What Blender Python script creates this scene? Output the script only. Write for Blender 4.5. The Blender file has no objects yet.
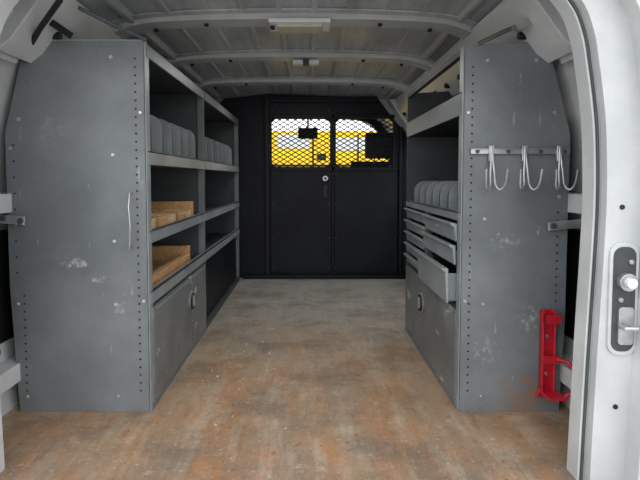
import bpy, bmesh, math, random
from mathutils import Vector, Matrix
random.seed(4)
S=bpy.context.scene
try:
    S.view_settings.view_transform='Standard'
except Exception: pass

def lin(c):
    return tuple(((v/255)/12.92 if v/255<=.04045 else ((v/255+.055)/1.055)**2.4) for v in c)+(1,)

# ---------------------------------------------------------------- materials
def mat(name,c1,c2=None,scale=6,rough=.5,metal=0,detail=6,lo=.4,hi=.65,stretch=(1,1,1),
        spec=None,speccol=None,specscale=40,specth=.68,bump=0,spec_stretch=(1,1,1),patches=(),ior=None):
    m=bpy.data.materials.new(name); m.use_nodes=True
    nt=m.node_tree; b=nt.nodes['Principled BSDF']
    b.inputs['Roughness'].default_value=rough; b.inputs['Metallic'].default_value=metal
    if ior: b.inputs['IOR'].default_value=ior
    tc=nt.nodes.new('ShaderNodeTexCoord')
    def noise(sc,st,det=detail):
        mp=nt.nodes.new('ShaderNodeMapping'); mp.inputs['Scale'].default_value=st
        n=nt.nodes.new('ShaderNodeTexNoise'); n.inputs['Scale'].default_value=sc; n.inputs['Detail'].default_value=det
        n.inputs['Roughness'].default_value=.65
        nt.links.new(tc.outputs['Object'],mp.inputs['Vector']); nt.links.new(mp.outputs['Vector'],n.inputs['Vector'])
        return n
    def ramp(src,a,bb):
        r=nt.nodes.new('ShaderNodeValToRGB'); r.color_ramp.elements[0].position=a; r.color_ramp.elements[1].position=bb
        nt.links.new(src,r.inputs['Fac']); return r
    if c2 is None: c2=tuple(min(255,v*1.1+3) for v in c1)
    n=noise(scale,stretch); r=ramp(n.outputs['Fac'],lo,hi)
    r.color_ramp.elements[0].color=lin(c1); r.color_ramp.elements[1].color=lin(c2)
    out=r.outputs['Color']
    if speccol:
        n2=noise(specscale,spec_stretch); r2=ramp(n2.outputs['Fac'],specth,specth+.05)
        mx=nt.nodes.new('ShaderNodeMixRGB'); nt.links.new(r2.outputs['Color'],mx.inputs['Fac'])
        nt.links.new(out,mx.inputs['Color1']); mx.inputs['Color2'].default_value=lin(speccol); out=mx.outputs['Color']
    for cen,scl,ns,th,col in patches:
        mp=nt.nodes.new('ShaderNodeMapping'); mp.vector_type='POINT'
        mp.inputs['Scale'].default_value=scl
        mp.inputs['Location'].default_value=tuple(-c*s for c,s in zip(cen,scl))
        nt.links.new(tc.outputs['Object'],mp.inputs['Vector'])
        ln=nt.nodes.new('ShaderNodeVectorMath'); ln.operation='LENGTH'; nt.links.new(mp.outputs['Vector'],ln.inputs[0])
        nn=noise(ns,(1,1,1),8)
        ad=nt.nodes.new('ShaderNodeMath'); ad.operation='MULTIPLY_ADD'
        nt.links.new(ln.outputs['Value'],ad.inputs[0]); ad.inputs[1].default_value=-.35; nt.links.new(nn.outputs['Fac'],ad.inputs[2])
        rr=ramp(ad.outputs[0],th,th+.16); rr.color_ramp.elements[1].color=(.7,.7,.7,1)
        mx=nt.nodes.new('ShaderNodeMixRGB'); nt.links.new(rr.outputs['Color'],mx.inputs['Fac'])
        nt.links.new(out,mx.inputs['Color1']); mx.inputs['Color2'].default_value=lin(col); out=mx.outputs['Color']
    nt.links.new(out,b.inputs['Base Color'])
    if bump:
        bp=nt.nodes.new('ShaderNodeBump'); bp.inputs['Strength'].default_value=bump; bp.inputs['Distance'].default_value=.01
        nt.links.new(n.outputs['Fac'],bp.inputs['Height']); nt.links.new(bp.outputs['Normal'],b.inputs['Normal'])
    return m

M={}
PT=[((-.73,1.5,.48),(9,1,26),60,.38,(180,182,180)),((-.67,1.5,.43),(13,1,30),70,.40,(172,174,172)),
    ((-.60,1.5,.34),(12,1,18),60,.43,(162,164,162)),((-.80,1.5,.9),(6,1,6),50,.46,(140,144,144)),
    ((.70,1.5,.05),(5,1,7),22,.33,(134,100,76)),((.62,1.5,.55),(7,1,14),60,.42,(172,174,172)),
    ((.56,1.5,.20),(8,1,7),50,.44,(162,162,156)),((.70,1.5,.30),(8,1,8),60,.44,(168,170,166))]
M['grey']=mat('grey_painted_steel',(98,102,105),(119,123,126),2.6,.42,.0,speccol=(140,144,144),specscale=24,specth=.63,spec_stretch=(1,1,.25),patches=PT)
M['grey2']=mat('grey_steel_light',(124,130,133),(144,150,152),5,.4,.0)
M['greyd']=mat('grey_steel_dark_shade',(54,58,61),(70,74,77),4,.55)  # dark grey; shade of the shelf interiors is put into this colour
M['cab']=mat('grey_cabinet_door',(98,101,103),(122,124,124),5,.4,.0,speccol=(180,180,176),specscale=14,specth=.62,spec_stretch=(1,.4,1))
M['hole']=mat('punched_hole_black',(12,12,13),(18,18,18))
M['black']=mat('black_painted_steel',(14,16,22),(26,29,36),3,.5,speccol=(52,56,62),specscale=18,specth=.72,spec_stretch=(1,1,.3),ior=1.3)
M['blackp']=mat('black_plastic',(16,16,18),(28,28,30),8,.6)
M['white']=mat('white_van_paint',(182,184,185),(202,203,203),3,.33,speccol=(158,156,150),specscale=7,specth=.72)
M['roof']=mat('roof_sheet_paint',(150,154,157),(184,187,190),4,.28,stretch=(3,.5,1),speccol=(128,130,131),specscale=8,specth=.68)
M['metal']=mat('bare_metal',(165,166,168),(196,197,199),20,.32,.75)
M['wood']=mat('pine_wood',(176,130,84),(206,164,116),14,.65,stretch=(6,.6,6))
M['wood2']=mat('pale_wood',(190,160,120),(214,188,150),14,.65,stretch=(.6,6,6))
M['red']=mat('red_bracket_paint',(170,18,36),(200,32,50),8,.38,speccol=(110,40,40),specscale=22,specth=.7)
M['rust']=mat('rust',(120,68,40),(160,100,60),16,.8)
M['lamp']=mat('lamp_lens_plastic',(180,176,160),(200,196,182),8,.3)
M['dirt']=mat('sill_worn',(120,108,98),(165,155,145),9,.6)
M['yellow']=mat('yellow_paint',(250,200,10),(255,210,30),3,.4)
M['whitep']=mat('white_panel_paint',(215,218,220),(230,232,232),3,.5)
M['glass']=mat('dark_glass',(60,70,78),(80,90,98),3,.1)
M['ground']=mat('asphalt_ground',(158,156,152),(180,178,174),6,.85)
M['fabric']=mat('seat_fabric',(40,42,46),(56,58,62),30,.9)

def floor_mat():
    m=bpy.data.materials.new('worn_floor'); m.use_nodes=True; nt=m.node_tree; b=nt.nodes['Principled BSDF']
    L=nt.links.new; N=nt.nodes.new
    tc=N('ShaderNodeTexCoord'); sep=N('ShaderNodeSeparateXYZ'); L(tc.outputs['Object'],sep.inputs[0])
    def noise(sc,st=(1,1,1),det=8,ro=.65):
        mp=N('ShaderNodeMapping'); mp.inputs['Scale'].default_value=st
        n=N('ShaderNodeTexNoise'); n.inputs['Scale'].default_value=sc; n.inputs['Detail'].default_value=det; n.inputs['Roughness'].default_value=ro
        L(tc.outputs['Object'],mp.inputs['Vector']); L(mp.outputs['Vector'],n.inputs['Vector']); return n.outputs['Fac']
    def math_(op,a,b_):
        k=N('ShaderNodeMath'); k.operation=op
        for i,v in enumerate((a,b_)):
            if isinstance(v,(int,float)): k.inputs[i].default_value=v
            else: L(v,k.inputs[i])
        return k.outputs[0]
    def ramp(src,els):
        r=N('ShaderNodeValToRGB'); cr=r.color_ramp
        while len(cr.elements)<len(els): cr.elements.new(.5)
        for e,(p,c) in zip(cr.elements,els): e.position=p; e.color=c
        L(src,r.inputs['Fac']); return r.outputs['Color']
    def mix(f,a,c,mode='MIX'):
        x=N('ShaderNodeMixRGB'); x.blend_type=mode
        if isinstance(f,(int,float)): x.inputs[0].default_value=f
        else: L(f,x.inputs[0])
        for i,v in ((1,a),(2,c)):
            if isinstance(v,tuple): x.inputs[i].default_value=v
            else: L(v,x.inputs[i])
        return x.outputs[0]
    def g_(v): return (v,v,v,1)
    W=(1,1,1,1);K=(0,0,0,1)
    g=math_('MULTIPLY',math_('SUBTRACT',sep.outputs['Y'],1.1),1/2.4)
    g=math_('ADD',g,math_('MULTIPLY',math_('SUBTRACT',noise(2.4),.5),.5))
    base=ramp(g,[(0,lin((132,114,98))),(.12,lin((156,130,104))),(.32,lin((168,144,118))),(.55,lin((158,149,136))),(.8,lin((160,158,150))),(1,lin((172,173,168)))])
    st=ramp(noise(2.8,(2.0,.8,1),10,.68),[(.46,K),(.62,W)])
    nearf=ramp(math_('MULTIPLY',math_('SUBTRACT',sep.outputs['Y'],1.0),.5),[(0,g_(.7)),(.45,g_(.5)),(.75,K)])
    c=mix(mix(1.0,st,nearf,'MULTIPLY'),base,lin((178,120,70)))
    c=mix(mix(1.0,ramp(noise(5,(2.6,.45,1),10,.7),[(.48,K),(.64,W)]),g_(.55),'MULTIPLY'),c,lin((188,174,156)))
    c=mix(mix(1.0,ramp(noise(3.4,(1,1.3,1),12,.74),[(.47,K),(.62,W)]),g_(.6),'MULTIPLY'),c,lin((106,94,82)))
    c=mix(mix(1.0,ramp(noise(15,(1.8,.5,1),12,.8),[(.54,K),(.68,W)]),g_(.55),'MULTIPLY'),c,lin((98,76,60)))
    # small rust spots near the doors
    sp=mix(1.0,ramp(noise(24,(1,1,1),6,.6),[(.62,K),(.68,W)]),nearf,'MULTIPLY')
    c=mix(sp,c,lin((160,78,34)))
    c=mix(mix(1.0,ramp(noise(13,(1,1,1),10,.75),[(.58,K),(.70,W)]),g_(.6),'MULTIPLY'),c,lin((200,190,176)))
    c=mix(mix(1.0,ramp(noise(75,(1,1,1),5),[(.59,K),(.68,W)]),g_(.4),'MULTIPLY'),c,lin((216,210,200)))
    c=mix(mix(1.0,ramp(noise(48,(1,1,1),6),[(.58,K),(.67,W)]),g_(.45),'MULTIPLY'),c,lin((90,74,62)))
    L(c,b.inputs['Base Color'])
    r=ramp(noise(4),[(.3,g_(.38)),(.7,g_(.62))]); L(r,b.inputs['Roughness'])
    bp=N('ShaderNodeBump'); bp.inputs['Strength'].default_value=.3; bp.inputs['Distance'].default_value=.005
    L(noise(22),bp.inputs['Height']); L(bp.outputs[0],b.inputs['Normal'])
    return m
M['floor']=floor_mat()

# ---------------------------------------------------------------- mesh builder
class B:
    def __init__(s,name): s.name=name; s.bm=bmesh.new(); s.mats=[]
    def mi(s,k):
        if k not in s.mats: s.mats.append(k)
        return s.mats.index(k)
    def face(s,vs,k):
        try: f=s.bm.faces.new(vs); f.material_index=s.mi(k); return f
        except ValueError: return None
    def box(s,x0,x1,y0,y1,z0,z1,k,rot=None,piv=None):
        P=[Vector(p) for p in ((x0,y0,z0),(x1,y0,z0),(x1,y1,z0),(x0,y1,z0),(x0,y0,z1),(x1,y0,z1),(x1,y1,z1),(x0,y1,z1))]
        if rot is not None:
            piv=Vector(piv) if piv is not None else sum(P,Vector())/8
            P=[rot@(p-piv)+piv for p in P]
        v=[s.bm.verts.new(p) for p in P]
        for q in ((0,3,2,1),(4,5,6,7),(0,1,5,4),(1,2,6,5),(2,3,7,6),(3,0,4,7)): s.face([v[i] for i in q],k)
    def prism(s,poly,a,b,k,axis='y'):
        def P(p,t):
            return {'y':(p[0],t,p[1]),'x':(t,p[0],p[1]),'z':(p[0],p[1],t)}[axis]
        v0=[s.bm.verts.new(P(p,a)) for p in poly]; v1=[s.bm.verts.new(P(p,b)) for p in poly]
        s.face(v0,k); s.face(v1[::-1],k); n=len(poly)
        for i in range(n): s.face([v0[i],v1[i],v1[(i+1)%n],v0[(i+1)%n]],k)
    def ring(s,inn,out,y0,y1,k):
        V=lambda pts,y:[s.bm.verts.new((p[0],y,p[1])) for p in pts]
        a,b,c,d=V(inn,y0),V(out,y0),V(out,y1),V(inn,y1)
        n=len(inn)
        for i in range(n-1):
            for p,q in ((a,b),(b,c),(c,d),(d,a)): s.face([p[i],p[i+1],q[i+1],q[i]],k)
        for i in (0,n-1): s.face([a[i],b[i],c[i],d[i]],k)
    def cyl(s,c,r,h,k,axis='y',n=20,r2=None):
        r2=r if r2 is None else r2
        c=Vector(c); A={'x':Vector((1,0,0)),'y':Vector((0,1,0)),'z':Vector((0,0,1))}[axis]
        U=Vector((0,0,1)) if axis!='z' else Vector((1,0,0)); W=A.cross(U)
        a=[s.bm.verts.new(c-A*h/2+(U*math.cos(t)+W*math.sin(t))*r) for t in [2*math.pi*i/n for i in range(n)]]
        b=[s.bm.verts.new(c+A*h/2+(U*math.cos(t)+W*math.sin(t))*r2) for t in [2*math.pi*i/n for i in range(n)]]
        s.face(a,k); s.face(b[::-1],k)
        for i in range(n): s.face([a[i],b[i],b[(i+1)%n],a[(i+1)%n]],k)
    def tube(s,path,r,k,n=8):
        P=[Vector(p) for p in path]; prev=None; rings=[]
        for i,p in enumerate(P):
            t=(P[min(i+1,len(P)-1)]-P[max(i-1,0)]).normalized()
            u=prev if prev else (Vector((1,0,0)) if abs(t.x)<.8 else Vector((0,0,1)))
            u=(u-t*u.dot(t)).normalized(); prev=u; w=t.cross(u)
            rings.append([s.bm.verts.new(p+(u*math.cos(a)+w*math.sin(a))*r) for a in [2*math.pi*j/n for j in range(n)]])
        for a,b in zip(rings,rings[1:]):
            for j in range(n): s.face([a[j],b[j],b[(j+1)%n],a[(j+1)%n]],k)
        s.face(rings[0],k); s.face(rings[-1][::-1],k)
    def done(s,bevel=0,smooth=False,seg=2,ang=None):
        bmesh.ops.recalc_face_normals(s.bm,faces=s.bm.faces)
        me=bpy.data.meshes.new(s.name); s.bm.to_mesh(me); s.bm.free()
        for k in s.mats: me.materials.append(M[k])
        o=bpy.data.objects.new(s.name,me); S.collection.objects.link(o)
        if smooth:
            for p in me.polygons: p.use_smooth=True
            me.set_sharp_from_angle(angle=math.radians(ang or 35))
        if bevel:
            md=o.modifiers.new('bevel','BEVEL'); md.width=bevel; md.segments=seg; md.limit_method='ANGLE'; md.angle_limit=math.radians(40)
            if smooth: md.harden_normals=True
        return o
CX=-.06
def smoothpts(pts,n=4):
    out=[]
    for i in range(len(pts)-1):
        p0=pts[max(i-1,0)];p1=pts[i];p2=pts[i+1];p3=pts[min(i+2,len(pts)-1)]
        for j in range(n):
            t=j/n
            out.append(tuple(.5*((2*b)+(-a+c)*t+(2*a-5*b+4*c-d)*t*t+(-a+3*b-3*c+d)*t**3) for a,b,c,d in zip(p0,p1,p2,p3)))
    out.append(pts[-1]); return out
def rrect(cx,cz,w,h,r,n=5):
    P=[]
    for sx,sz,a0 in ((1,1,0),(-1,1,90),(-1,-1,180),(1,-1,270)):
        for i in range(n+1):
            a=math.radians(a0+90*i/n); P.append((cx+sx*(w/2-r)+r*math.cos(a),cz+sz*(h/2-r)+r*math.sin(a)))
    return P
# ---------------------------------------------------------------- shell
prof=smoothpts([(.90,-.02),(.93,.25),(.94,.6),(.92,.85),(.88,1.02),(.83,1.14),(.775,1.23),(.70,1.30),(.58,1.343),(.38,1.360),(.18,1.366),(0,1.368)],3)
C0=Vector((CX,.6))
def offs(p,d_):
    d=(Vector(p)-C0).normalized(); return (p[0]+d.x*d_,p[1]+d.y*d_)
def shell_strip(b,pts,th,y0,y1,k): b.ring(pts,[offs(p,th) for p in pts],y0,y1,k)
Y0,Y1=1.16,4.7
side=[p for p in prof if p[1]<=1.245]; top=[p for p in prof if p[1]>=1.20]
for nm,sg in (('wall_left',-1),('wall_right',1)):
    b=B(nm)
    S_=lambda lo,hi:[(CX+sg*w,z) for w,z in side if lo<=z<=hi]
    if sg<0: shell_strip(b,S_(-1,2),.05,Y0,Y1,'white')
    else:
        shell_strip(b,S_(-1,2),.05,Y0,2.5,'white'); shell_strip(b,S_(-1,2),.05,3.4,Y1,'white')
        shell_strip(b,S_(-1,.53),.05,2.5,3.4,'white'); shell_strip(b,S_(1.05,2),.05,2.5,3.4,'white')  # gap left in the wall for the added side window
    for y in ((1.30,1.36),(2.40,2.5),(3.42,3.55)):
        pts=[p for p in S_(.3,2)]
        b.ring([offs(p,-.035) for p in pts],pts,y[0],y[1],'white')
    b.box(CX+sg*.92,CX+sg*.935,1.38,2.3,.22,.58,'hole')  # dark plate coloured as the shade inside the wall cavity
    b.box(CX+sg*.87,CX+sg*.93,1.37,2.4,.64,.70,'white')
    b.box(CX+sg*.86,CX+sg*.93,1.37,3.4,.10,.16,'white')
    for i in range(7): b.cyl((CX+sg*(.905),1.42,.22+.09*i),.014,.06,'hole','x',12)
    b.done(.004,True)
b=B('added_side_window')  # unseen window, added to let daylight onto the far floor
b.box(.80,.815,2.47,3.43,.49,.53,'blackp'); b.box(.78,.795,2.47,3.43,1.03,1.06,'blackp')
b.box(.79,.805,2.47,2.5,.5,1.05,'blackp'); b.box(.79,.805,3.4,3.43,.5,1.05,'blackp'); b.done(.003)
b=B('ceiling')
t2=[(CX-w,z) for w,z in top]+[(CX+w,z) for w,z in top[::-1][1:]]
shell_strip(b,t2,.05,Y0,Y1,'roof')
def band(y0,y1,dz,k='white',lim=1.1):
    full=[p for p in prof if p[1]>=lim]
    L=[(CX-w,z) for w,z in full]+[(CX+w,z) for w,z in full[::-1][1:]]
    b.ring([offs(p,-dz) for p in L],L,y0,y1,k)
RIBS=(1.42,1.86,2.42,3.02)
for y in RIBS:
    band(y-.085,y+.085,.010,'roof'); band(y-.048,y+.048,.030)
for xo in (-.60,-.46,-.32,-.18,-.05,.08,.21,.34,.48,.62):
    z=(1.362 if abs(xo)<.4 else 1.352 if abs(xo)<.5 else 1.325)
    b.prism([(CX+xo-.022,z+.02),(CX+xo-.010,z-.004),(CX+xo+.010,z-.004),(CX+xo+.022,z+.02)],Y0,3.5,'roof')
for sg in (-1,1):
    b.prism([(CX+sg*.80,1.10),(CX+sg*.76,1.13),(CX+sg*.68,1.235),(CX+sg*.66,1.30),(CX+sg*.80,1.24)],1.34,3.5,'white')
    for i in range(10): b.cyl((CX+sg*.716,1.5+.2*i,1.185),.012,.03,'hole','x',12)
for y in RIBS[1:]:
    for xo in (-.52,-.33,.33,.52): b.cyl((CX+xo,y,1.330-.05*(abs(xo)>.5)*.4),.009,.012,'hole','z',12)
b.done(.005,True)
b=B('floor'); b.box(-.98,.86,1.10,5.0,-.03,0,'floor'); b.done()
b=B('trim_sill')
b.box(-1.0,.9,1.04,1.10,-.09,-.006,'dirt'); b.box(-1.0,.9,1.00,1.04,-.5,-.03,'white'); b.done(.004)
b=B('floor_debris')
for i in range(80):
    x=random.gauss(-.27,.10); y=random.gauss(1.85,.3)
    if not -.46<x<.44 or y<1.2: continue
    s_=random.uniform(.0015,.004); r=Matrix.Rotation(random.uniform(0,3),3,'Z')
    b.box(x,x+s_*random.uniform(1,2.5),y,y+s_,0,s_*.5,random.choice(['lamp','wood','whitep','rust','wood2']),r)
b.done()

# rear door opening frame
inner=smoothpts([(.722,-.05),(.732,.32),(.740,.55),(.743,.70),(.738,.84),(.730,.92),(.716,1.01),(.70,1.09),(.665,1.163),(.57,1.25),(.40,1.30),(0,1.325)],4)
outer=smoothpts([(1.02,-.1),(1.05,.3),(1.05,.55),(1.05,.7),(1.04,.84),(1.03,.92),(1.02,1.01),(.99,1.1),(.95,1.22),(.86,1.34),(.6,1.42),(0,1.46)],4)
b=B('rear_door_frame')
for sg in (-1,1):
    I=[(CX+sg*w,z) for w,z in inner]; O=[(CX+sg*w,z) for w,z in outer]
    b.ring(I,O,1.15,1.20,'white')
    b.ring([(CX+sg*(w+.016),z+.01*(z>1.2)) for w,z in inner],O,1.125,1.155,'white')
    b.ring([(CX+sg*(w+.10),z+.05*(z>1.2)) for w,z in inner],O,1.08,1.13,'white')
    for z in (.68,.2): b.cyl((CX+sg*.795,1.124,z),.006,.004,'hole','y',14)
    b.tube([(CX+sg*(w+.008),1.148,z) for w,z in inner],.004,'greyd')
# right pillar latch: rim, dark plate painting the recess shade, striker hardware
x=.742;y=1.123
b.prism(rrect(x,.462,.068,.27,.028),y-.004,y+.002,'white')
b.prism(rrect(x,.462,.054,.25,.022),y-.0055,y-.003,'greyd')
b.prism(rrect(x+.004,.40,.036,.09,.008),y-.012,y-.004,'metal')
b.tube([(x-.012,y-.008,.40),(x-.012,y-.032,.40),(x+.016,y-.032,.40),(x+.016,y-.008,.40)],.005,'metal')
b.cyl((x+.002,y-.012,.505),.021,.016,'metal'); b.cyl((x+.002,y-.026,.505),.012,.014,'whitep')
b.cyl((x-.010,y-.008,.462),.006,.008,'metal',n=10); b.cyl((x+.012,y-.008,.552),.006,.008,'metal',n=10)
b.done(.003,True,3)

# ---------------------------------------------------------------- shelving
def holes(b,x,y,z0,z1,st=.0255,r=.0036):
    z=z0
    while z<z1:
        b.cyl((x,y,z),r,.002,'hole','y',8); z+=st
def lip(b,xf,sg,y0,y1,z0,z1,k='grey2'):
    b.box(min(xf,xf+sg*.008),max(xf,xf+sg*.008),y0,y1,z0,z1,k)
    b.box(min(xf,xf+sg*.02),max(xf,xf+sg*.02),y0,y1,z1-.005,z1,k)
def divider(b,xf,xb,y,z0,z1,k='grey'):
    r=.05*(1 if xb>xf else -1)
    pts=[(xf,z0),(xf,z1-.05)]
    for i in range(1,6):
        a=math.pi/2*i/5; pts.append((xf+r*(1-math.cos(a)),z1-.05+.05*math.sin(a)))
    pts+=[(xb,z1),(xb,z0)]
    b.prism(pts,y,y+.003,k)
    rim=pts[:-1]; rin=[(p[0]+(.006 if xb>xf else -.006),p[1]-(.006 if p[1]>z1-.05 else 0)) for p in rim]
    b.ring(rim,rin,y+.003,y+.018,'greyd')  # dark strip stands for the shade in the gap behind each divider

b=B('shelving_unit')
F=-.507
poly=[(F,0),(F,1.17),(-.875,1.17),(-.945,.886),(-.945,.40),(-.925,0)]
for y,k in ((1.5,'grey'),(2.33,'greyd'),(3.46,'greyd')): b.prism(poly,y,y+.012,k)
b.box(F-.004,F+.002,1.5,1.535,0,1.17,'grey2')
b.box(-.875,F,1.5,1.53,1.168,1.174,'grey2')
b.box(F-.03,F,2.322,2.336,0,1.16,'grey'); b.box(F-.03,F,3.452,3.466,0,1.16,'grey')
bk=[(-.92,0),(-.94,.40),(-.94,.886),(-.87,1.16)]
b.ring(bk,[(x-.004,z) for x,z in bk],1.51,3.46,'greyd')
def rows(y0,y1):
    for z0,z1 in ((.790,.833),(.540,.580),(.345,.385)):
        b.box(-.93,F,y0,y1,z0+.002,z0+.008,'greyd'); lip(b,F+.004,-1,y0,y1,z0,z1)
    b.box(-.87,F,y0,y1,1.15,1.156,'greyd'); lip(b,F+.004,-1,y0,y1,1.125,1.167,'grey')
rows(1.512,2.33); rows(2.342,3.46)
for i in range(6): divider(b,F-.02,-.92,1.60+.125*i,.795,.975,'grey2')
for i in range(6): divider(b,F-.02,-.92,2.48+.16*i,.795,.975,'grey2')
b.box(F-.02,F-.004,1.512,2.33,0,.345,'greyd')
b.box(F-.004,F+.006,1.53,2.31,.025,.330,'cab')
b.box(F-.006,F+.003,1.512,2.33,.0,.02,'grey'); b.box(F+.006,F+.009,1.55,2.29,.318,.324,'grey2')
b.cyl((F+.009,2.02,.225),.045,.006,'metal','x',28); b.cyl((F+.013,2.02,.225),.036,.004,'hole','x',28)
b.box(F+.012,F+.022,2.01,2.03,.205,.25,'metal')
b.box(F-.04,F-.02,2.342,3.46,0,.345,'black'); b.box(F-.02,F,2.342,3.46,0,.03,'greyd')
holes(b,-.90,1.4995,.07,.40); holes(b,-.92,1.4995,.45,.88,.05)
holes(b,F-.03,1.4995,.07,1.12,.0255)
for x,z in ((-.61,1.12),(-.85,1.12),(-.90,.93),(-.61,.82),(-.93,.84),(-.61,.55),(-.92,.60),(-.61,.35),(-.92,.35),(-.61,.05),(-.90,.05),(F-.015,.95),(F-.015,.36)):
    b.cyl((x,1.498,z),.0060,.005,'metal','y',12)
b.done(.0012,seg=1)

b=B('shelving_unit')
G=.478; YE=2.34
polyR=[(G,0),(G,1.155),(.735,1.17),(.812,.886),(.812,.3),(.80,0)]
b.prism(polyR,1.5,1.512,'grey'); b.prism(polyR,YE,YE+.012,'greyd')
b.box(G-.002,G+.004,1.5,1.535,0,1.155,'grey2')
b.ring([(.79,0),(.80,.30),(.80,.886),(.785,.96)],[(.795,0),(.806,.30),(.806,.886),(.79,.96)],1.51,YE,'black')
b.box(G,.79,1.512,YE,.945,.951,'black'); lip(b,G-.004,1,1.512,YE,.945,1.017,'grey')
b.box(G,G+.02,1.512,YE,1.135,1.155,'greyd')
b.box(G,.80,1.512,YE,.612,.618,'greyd'); lip(b,G-.004,1,1.512,YE,.612,.640,'grey2')
for i in range(7): divider(b,G+.012,.795,1.57+.11*i,.618,.735,'grey2')
b.box(G+.03,.80,1.512,YE,.33,.34,'greyd'); b.box(G+.02,G+.035,1.512,YE,.34,.612,'hole')
def drawer(y0,y1,z0,z1,pull):
    x0=G-.002-pull
    b.prism([(x0,z0),(x0-.006,z1-.014),(x0-.018,z1-.005),(x0-.016,z1),(x0+.004,z1-.003),(x0+.006,z0)],y0,y1,'grey2')
    b.box(x0,G+.2,y0+.01,y0+.014,z0+.004,z1-.02,'grey'); b.box(x0,G+.2,y1-.014,y1-.01,z0+.004,z1-.02,'grey')
    b.box(x0,G+.2,y0+.01,y1-.01,z0+.003,z0+.007,'grey')
    b.cyl((x0-.006,(y0+y1)/2,z0+.03),.006,.006,'metal','x',10)
zz=[(.545,.605),(.47,.535),(.345,.46)]
for (z0,z1),p in zip(zz,(0.006,.010,.032)): drawer(1.53,1.93,z0,z1,p)
for z0,z1 in ((.56,.605),(.505,.55),(.45,.495),(.395,.44),(.345,.385)): drawer(1.97,2.32,z0,z1,0)
b.box(G-.002,G+.02,1.94,1.96,.34,.612,'grey')
b.box(G+.004,G+.02,1.512,YE,0,.335,'greyd')
b.box(G-.006,G+.004,1.53,YE-.02,.025,.325,'cab'); b.box(G-.003,G+.006,1.512,YE,0,.02,'grey')
b.cyl((G-.009,1.99,.225),.045,.006,'metal','x',28); b.cyl((G-.013,1.99,.225),.036,.004,'hole','x',28)
b.box(G-.022,G-.012,1.98,2.0,.205,.25,'metal')
holes(b,G+.028,1.4995,.07,1.1); holes(b,.78,1.4995,.36,.66)
for x,z in ((.55,1.11),(.70,1.11),(.76,.95),(.55,.62),(.55,.35),(.78,.69),(.55,.05),(.77,.05),(G+.015,.95),(G+.015,.36)):
    b.cyl((x,1.498,z),.0060,.005,'metal','y',12)
b.done(.0012,seg=1)

b=B('coat_hook_rack')
b.box(.50,.806,1.488,1.4955,.822,.839,'metal'); b.box(.50,.806,1.484,1.4955,.835,.839,'metal')
for x in (.52,.615,.715,.79): b.cyl((x,1.486,.830),.006,.006,'greyd','y',10)
for x in (.562,.665,.772):
    for s_ in (-1,1):
        pts=[(x,1.484,.845),(x+s_*.003,1.478,.80),(x+s_*.006,1.474,.765)]
        for i in range(1,9):
            a=i*math.pi/8
            pts.append((x+s_*(.006+.012*(1-math.cos(a))),1.472-.03*(i/8),.745-.032*math.sin(a)))
        pts.append((x+s_*.032,1.438,.775)); b.tube(pts,.0035,'metal')
    b.box(x-.008,x+.008,1.482,1.488,.80,.848,'metal')
b.done(.001,seg=1)

b=B('fire_extinguisher_bracket')
xl,xr=.730,.770
b.box(xl,xr,1.490,1.4955,.075,.335,'red')
b.box(xl,xl+.004,1.472,1.4955,.075,.335,'red'); b.box(xr-.004,xr,1.472,1.4955,.075,.335,'red')
b.box(xl-.003,xr+.012,1.464,1.469,.295,.325,'red'); b.box(xl-.003,xl+.003,1.464,1.495,.295,.325,'red')
b.box(xl-.003,xr+.012,1.464,1.469,.17,.195,'red')
b.tube([(xr,1.468,.185),(xr+.03,1.45,.18),(xr+.04,1.42,.15),(xr+.035,1.41,.11),(xr+.01,1.43,.085)],.006,'red')
b.box(xl,xr+.015,1.425,1.495,.070,.078,'red')
b.prism([(xl-.010,.055),(xr+.008,.055),(xr,.085),(xl,.085)],1.486,1.4955,'red')
b.cyl((.75,1.488,.25),.006,.006,'metal','y',10); b.cyl((.75,1.488,.13),.006,.006,'metal','y',10)
b.done(.0015,seg=1)

b=B('mounting_strap')
b.box(-.99,-.885,1.486,1.494,.605,.633,'metal',Matrix.Rotation(.08,3,'Y')); b.cyl((-.895,1.484,.615),.009,.01,'greyd')
b.cyl((-.95,1.484,.623),.009,.01,'greyd'); b.done(.001,seg=1)
b=B('mounting_strap')
b.box(.745,.885,1.486,1.494,.590,.618,'metal',Matrix.Rotation(-.10,3,'Y')); b.cyl((.76,1.484,.599),.009,.01,'greyd')
b.cyl((.855,1.484,.609),.009,.01,'greyd'); b.done(.001,seg=1)
b=B('wire_handle')
b.tube([(-.553,1.499,.70),(-.553,1.478,.70),(-.554,1.470,.66),(-.550,1.470,.60),(-.553,1.472,.545),(-.557,1.478,.525),(-.561,1.486,.53),(-.561,1.498,.54)],.003,'metal')
b.done(0,True)
b=B('roof_brace_strap')
b.tube([(-.83,1.45,1.14),(-.76,1.38,1.17),(-.66,1.30,1.22)],.008,'blackp')
b.box(-.80,-.70,1.44,1.46,1.19,1.21,'blackp',Matrix.Rotation(.6,3,'Y'))
b.tube([(-.50,1.5,1.172),(-.58,1.44,1.20),(-.66,1.40,1.235)],.006,'greyd'); b.done()
b=B('roof_brace_strap')
b.tube([(.52,1.5,1.16),(.58,1.47,1.185),(.66,1.44,1.215)],.007,'greyd')
b.box(.60,.69,1.42,1.45,1.195,1.215,'metal',Matrix.Rotation(-.45,3,'Y')); b.done()

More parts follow.
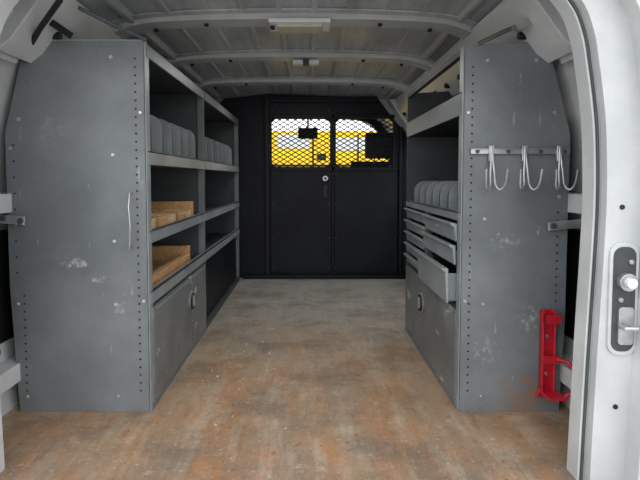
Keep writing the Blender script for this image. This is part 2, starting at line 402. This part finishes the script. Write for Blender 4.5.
b=B('wood_blocks')
def wb(x0,x1,y0,y1,z0,z1,k='wood',a=0): b.box(x0,x1,y0,y1,z0,z1,k,Matrix.Rotation(a,3,'Z'))
for i in range(5):
    y=1.62+.13*i
    wb(-.66,-.54,y,y+.07,.549,.605,'wood' if i%2 else 'wood2',.1*(-1)**i)
    wb(-.82,-.69,y+.01,y+.08,.549,.612+.01*(i%2),'wood2' if i%2 else 'wood',-.08)
wb(-.86,-.54,2.20,2.24,.549,.64,'wood')
b.done(.002,seg=1)
b=B('wood_plank')
b.box(-.86,-.545,2.16,2.19,.354,.44,'wood'); b.box(-.86,-.545,1.62,2.16,.354,.372,'wood2'); b.box(-.575,-.545,1.62,2.16,.372,.405,'wood')
b.done(.002,seg=1)

b=B('dome_lamp')
b.box(-.15,.08,1.80,1.92,1.322,1.338,'whitep'); b.box(-.12,.05,1.815,1.905,1.310,1.323,'lamp'); b.box(-.147,-.13,1.84,1.88,1.316,1.323,'blackp')
b.done(.005,seg=3)
b=B('wiring_clip')
b.box(-.08,.05,2.40,2.45,1.312,1.332,'whitep'); b.box(-.03,.0,2.39,2.40,1.30,1.332,'greyd'); b.done(.003)

# ---------------------------------------------------------------- bulkhead
b=B('van_partition')
Z0,Z1=.83,1.185; WL=(-.275,.155); WR=(.20,.62); yb=3.57
P=lambda poly,d=0,k='black':b.prism(poly,yb-d,yb+.015,k)
P([(-.95,0),(-.29,0),(-.29,1.365),(-.62,1.335),(-.80,1.16),(-.95,.95)],.0)
P([(-.29,0),(.70,0),(.70,Z0),(-.29,Z0)])
P([(-.29,Z1),(.62,Z1),(.50,1.345),(-.29,1.365)])
P([(-.29,Z0),(WL[0],Z0),(WL[0],Z1),(-.29,Z1)]); P([(WL[1],Z0),(WR[0],Z0),(WR[0],Z1),(WL[1],Z1)])
P([(WR[1],Z0),(.70,Z0),(.70,1.10),(WR[1],Z1)])
P([(.70,0),(.86,0),(.86,1.02),(.70,1.10)])
b.box(-.325,-.29,yb-.04,yb,0,1.36,'black'); b.box(-.31,-.302,yb-.043,yb-.038,0,1.33,'hole')
b.box(-.285,.165,yb-.008,yb,.04,Z0-.03,'black'); b.box(.19,.66,yb-.008,yb,.04,Z0-.03,'black')
b.box(.168,.186,yb-.012,yb,.03,1.25,'black')
b.box(.665,.69,yb-.03,yb,0,1.12,'black')
b.box(-.49,.80,yb-.05,yb,0,.03,'black')
b.box(-.29,.66,yb-.012,yb,Z0-.03,Z0,'black'); b.box(-.29,.63,yb-.012,yb,Z1,Z1+.03,'black')
b.box(-.29,.5,yb-.03,yb,1.30,1.34,'black')
b.cyl((.12,yb-.03,.745),.02,.03,'metal'); b.cyl((.12,yb-.05,.745),.01,.02,'greyd'); b.box(.105,.135,yb-.03,yb-.008,.60,.70,'blackp')
for x in (-.27,.15,.2,.64):
    for z in (.08,.3,.55,.78,1.24): b.cyl((x,yb-.010,z),.006,.006,'greyd','y',8)
def mesh(xa,xb_):
    dx,dz=.058,.034; sl=dz/dx; w=.0085
    for sg in (1,-1):
        c=-1.0
        while c<2.5:
            f=lambda x:c+sg*sl*(x-xa)
            xz0=xa+(Z0-c)/(sg*sl); xz1=xa+(Z1-c)/(sg*sl)
            lo=max(xa,min(xz0,xz1)); hi=min(xb_,max(xz0,xz1))
            if hi-lo>.004:
                b.prism([(lo,f(lo)-w/2),(hi,f(hi)-w/2),(hi,f(hi)+w/2),(lo,f(lo)+w/2)],yb+.002+(sg>0)*.002,yb+.006+(sg>0)*.002,'black')
            c+=dz
mesh(*WL); mesh(*WR)
for (xa,xb_) in (WL,WR):
    for cx,cz,sx,sz in ((xa,Z0,1,1),(xb_,Z0,-1,1),(xa,Z1,1,-1),(xb_,Z1,-1,-1)):
        b.prism([(cx,cz),(cx+sx*.03,cz),(cx,cz+sz*.03)],yb-.003,yb+.012,'black')
b.done(.002,seg=1)
b=B('trim_roof_hoop')
full=[p for p in prof if p[1]>.8]
L=[(CX-w,z) for w,z in full]+[(CX+w,z) for w,z in full[::-1][1:]]
inn=[]
for p in L:
    d=(Vector(p)-C0).normalized(); inn.append((p[0]-d.x*.14,p[1]-d.y*.05))
b.ring(inn,L,3.60,3.68,'white')
b.prism([(.56,1.30),(.60,1.30),(.76,1.10),(.76,.98),(.71,1.06),(.69,1.12)],3.40,3.52,'white')
b.done(.004)

# ---------------------------------------------------------------- cab
def seat(x):
    b=B('car_seat')
    b.prism([(3.80,.25),(3.72,.85),(3.80,.88),(3.92,.30)],x-.24,x+.24,'fabric','x')
    b.prism([(3.80,.15),(4.35,.18),(4.35,.30),(3.82,.28)],x-.24,x+.24,'fabric','x')
    b.prism([(3.70,.90),(3.69,1.06),(3.74,1.10),(3.80,1.07),(3.80,.90)],x-.13,x+.13,'fabric','x')
    b.tube([(x-.06,3.76,.83),(x-.06,3.75,.95)],.006,'metal'); b.tube([(x+.06,3.76,.83),(x+.06,3.75,.95)],.006,'metal')
    b.box(x-.2,x+.2,3.85,4.3,0,.17,'blackp'); b.done(.03,seg=3)
seat(.57); seat(-.62)
b=B('dashboard'); b.prism([(4.55,0),(4.50,.55),(4.62,.70),(4.95,.72),(5.0,0)],-.94,.82,'blackp','x'); b.done(.02)
b=B('rearview_mirror'); b.box(-.10,.08,4.45,4.475,1.11,1.21,'blackp'); b.tube([(-.01,4.475,1.17),(-.01,4.55,1.25),(-.01,4.6,1.33)],.01,'blackp'); b.done(.012,seg=3)
b=B('trim_windshield_frame')
L=[(CX-w,z) for w,z in prof]+[(CX+w,z) for w,z in prof[::-1][1:]]
inn=[]
for p in L:
    d=(Vector(p)-C0).normalized(); inn.append((p[0]-d.x*.08,p[1]-d.y*.05))
b.ring(inn,L,4.62,4.7,'blackp'); b.done()

# outside
b=B('ground'); b.box(-25,25,-20,30,-.62,-.60,'ground'); b.done()
b=B('yellow_van')
b.prism([(-3.0,-.2),(-3.0,.8),(-2.2,.95),(-1.7,1.62),(2.6,1.62),(2.7,1.4),(2.75,-.2)],9,10.8,'yellow')
b.prism([(-1.95,1.0),(-1.6,1.5),(-.95,1.5),(-.95,1.0)],8.985,9,'glass')
b.box(-.6,.02,8.985,9,1.30,1.56,'whitep'); b.box(.40,1.3,8.985,9,1.26,1.5,'whitep'); b.box(-.85,2.6,8.985,9,.84,.90,'whitep')
b.box(.06,.09,8.98,9,-.1,1.55,'blackp'); b.box(.9,.93,8.98,9,-.1,1.55,'blackp'); b.box(-.85,2.6,8.975,8.99,.96,1.0,'blackp')
b.box(.15,.32,8.98,9,1.08,1.2,'blackp')
for x in (-2.1,1.9):
    b.cyl((x,9.1,-.25),.35,.25,'blackp','y',28); b.cyl((x,8.96,-.25),.2,.03,'metal','y',20)
b.done(.02)

# ---------------------------------------------------------------- light
w=bpy.data.worlds.new('overcast'); S.world=w; w.use_nodes=True
bg=w.node_tree.nodes['Background']; bg.inputs['Color'].default_value=(.96,.985,1,1); bg.inputs['Strength'].default_value=2.3
ld=bpy.data.lights.new('dome_light','AREA'); ld.shape='RECTANGLE'; ld.size=.16; ld.size_y=.09; ld.energy=1.2; ld.color=(1,.97,.92)
lo=bpy.data.objects.new('dome_light',ld); S.collection.objects.link(lo); lo.location=(-.035,1.86,1.304)
ld2=bpy.data.lights.new('added_fill_light','AREA'); ld2.shape='RECTANGLE'; ld2.size=.3; ld2.size_y=.09; ld2.energy=3.6; ld2.color=(1,.98,.95)  # added fill without a fixture, brightens the far floor
lo2=bpy.data.objects.new('added_fill_light',ld2); S.collection.objects.link(lo2); lo2.location=(-.035,2.75,1.345)
cd=bpy.data.cameras.new('camera'); cam=bpy.data.objects.new('camera',cd); S.collection.objects.link(cam); S.camera=cam
cam.location=(0,0,.748); cam.rotation_euler=(math.radians(87),0,0); cd.lens=27; cd.sensor_width=36
cd.shift_x=.0172; cd.shift_y=-.0575; cd.clip_start=.02
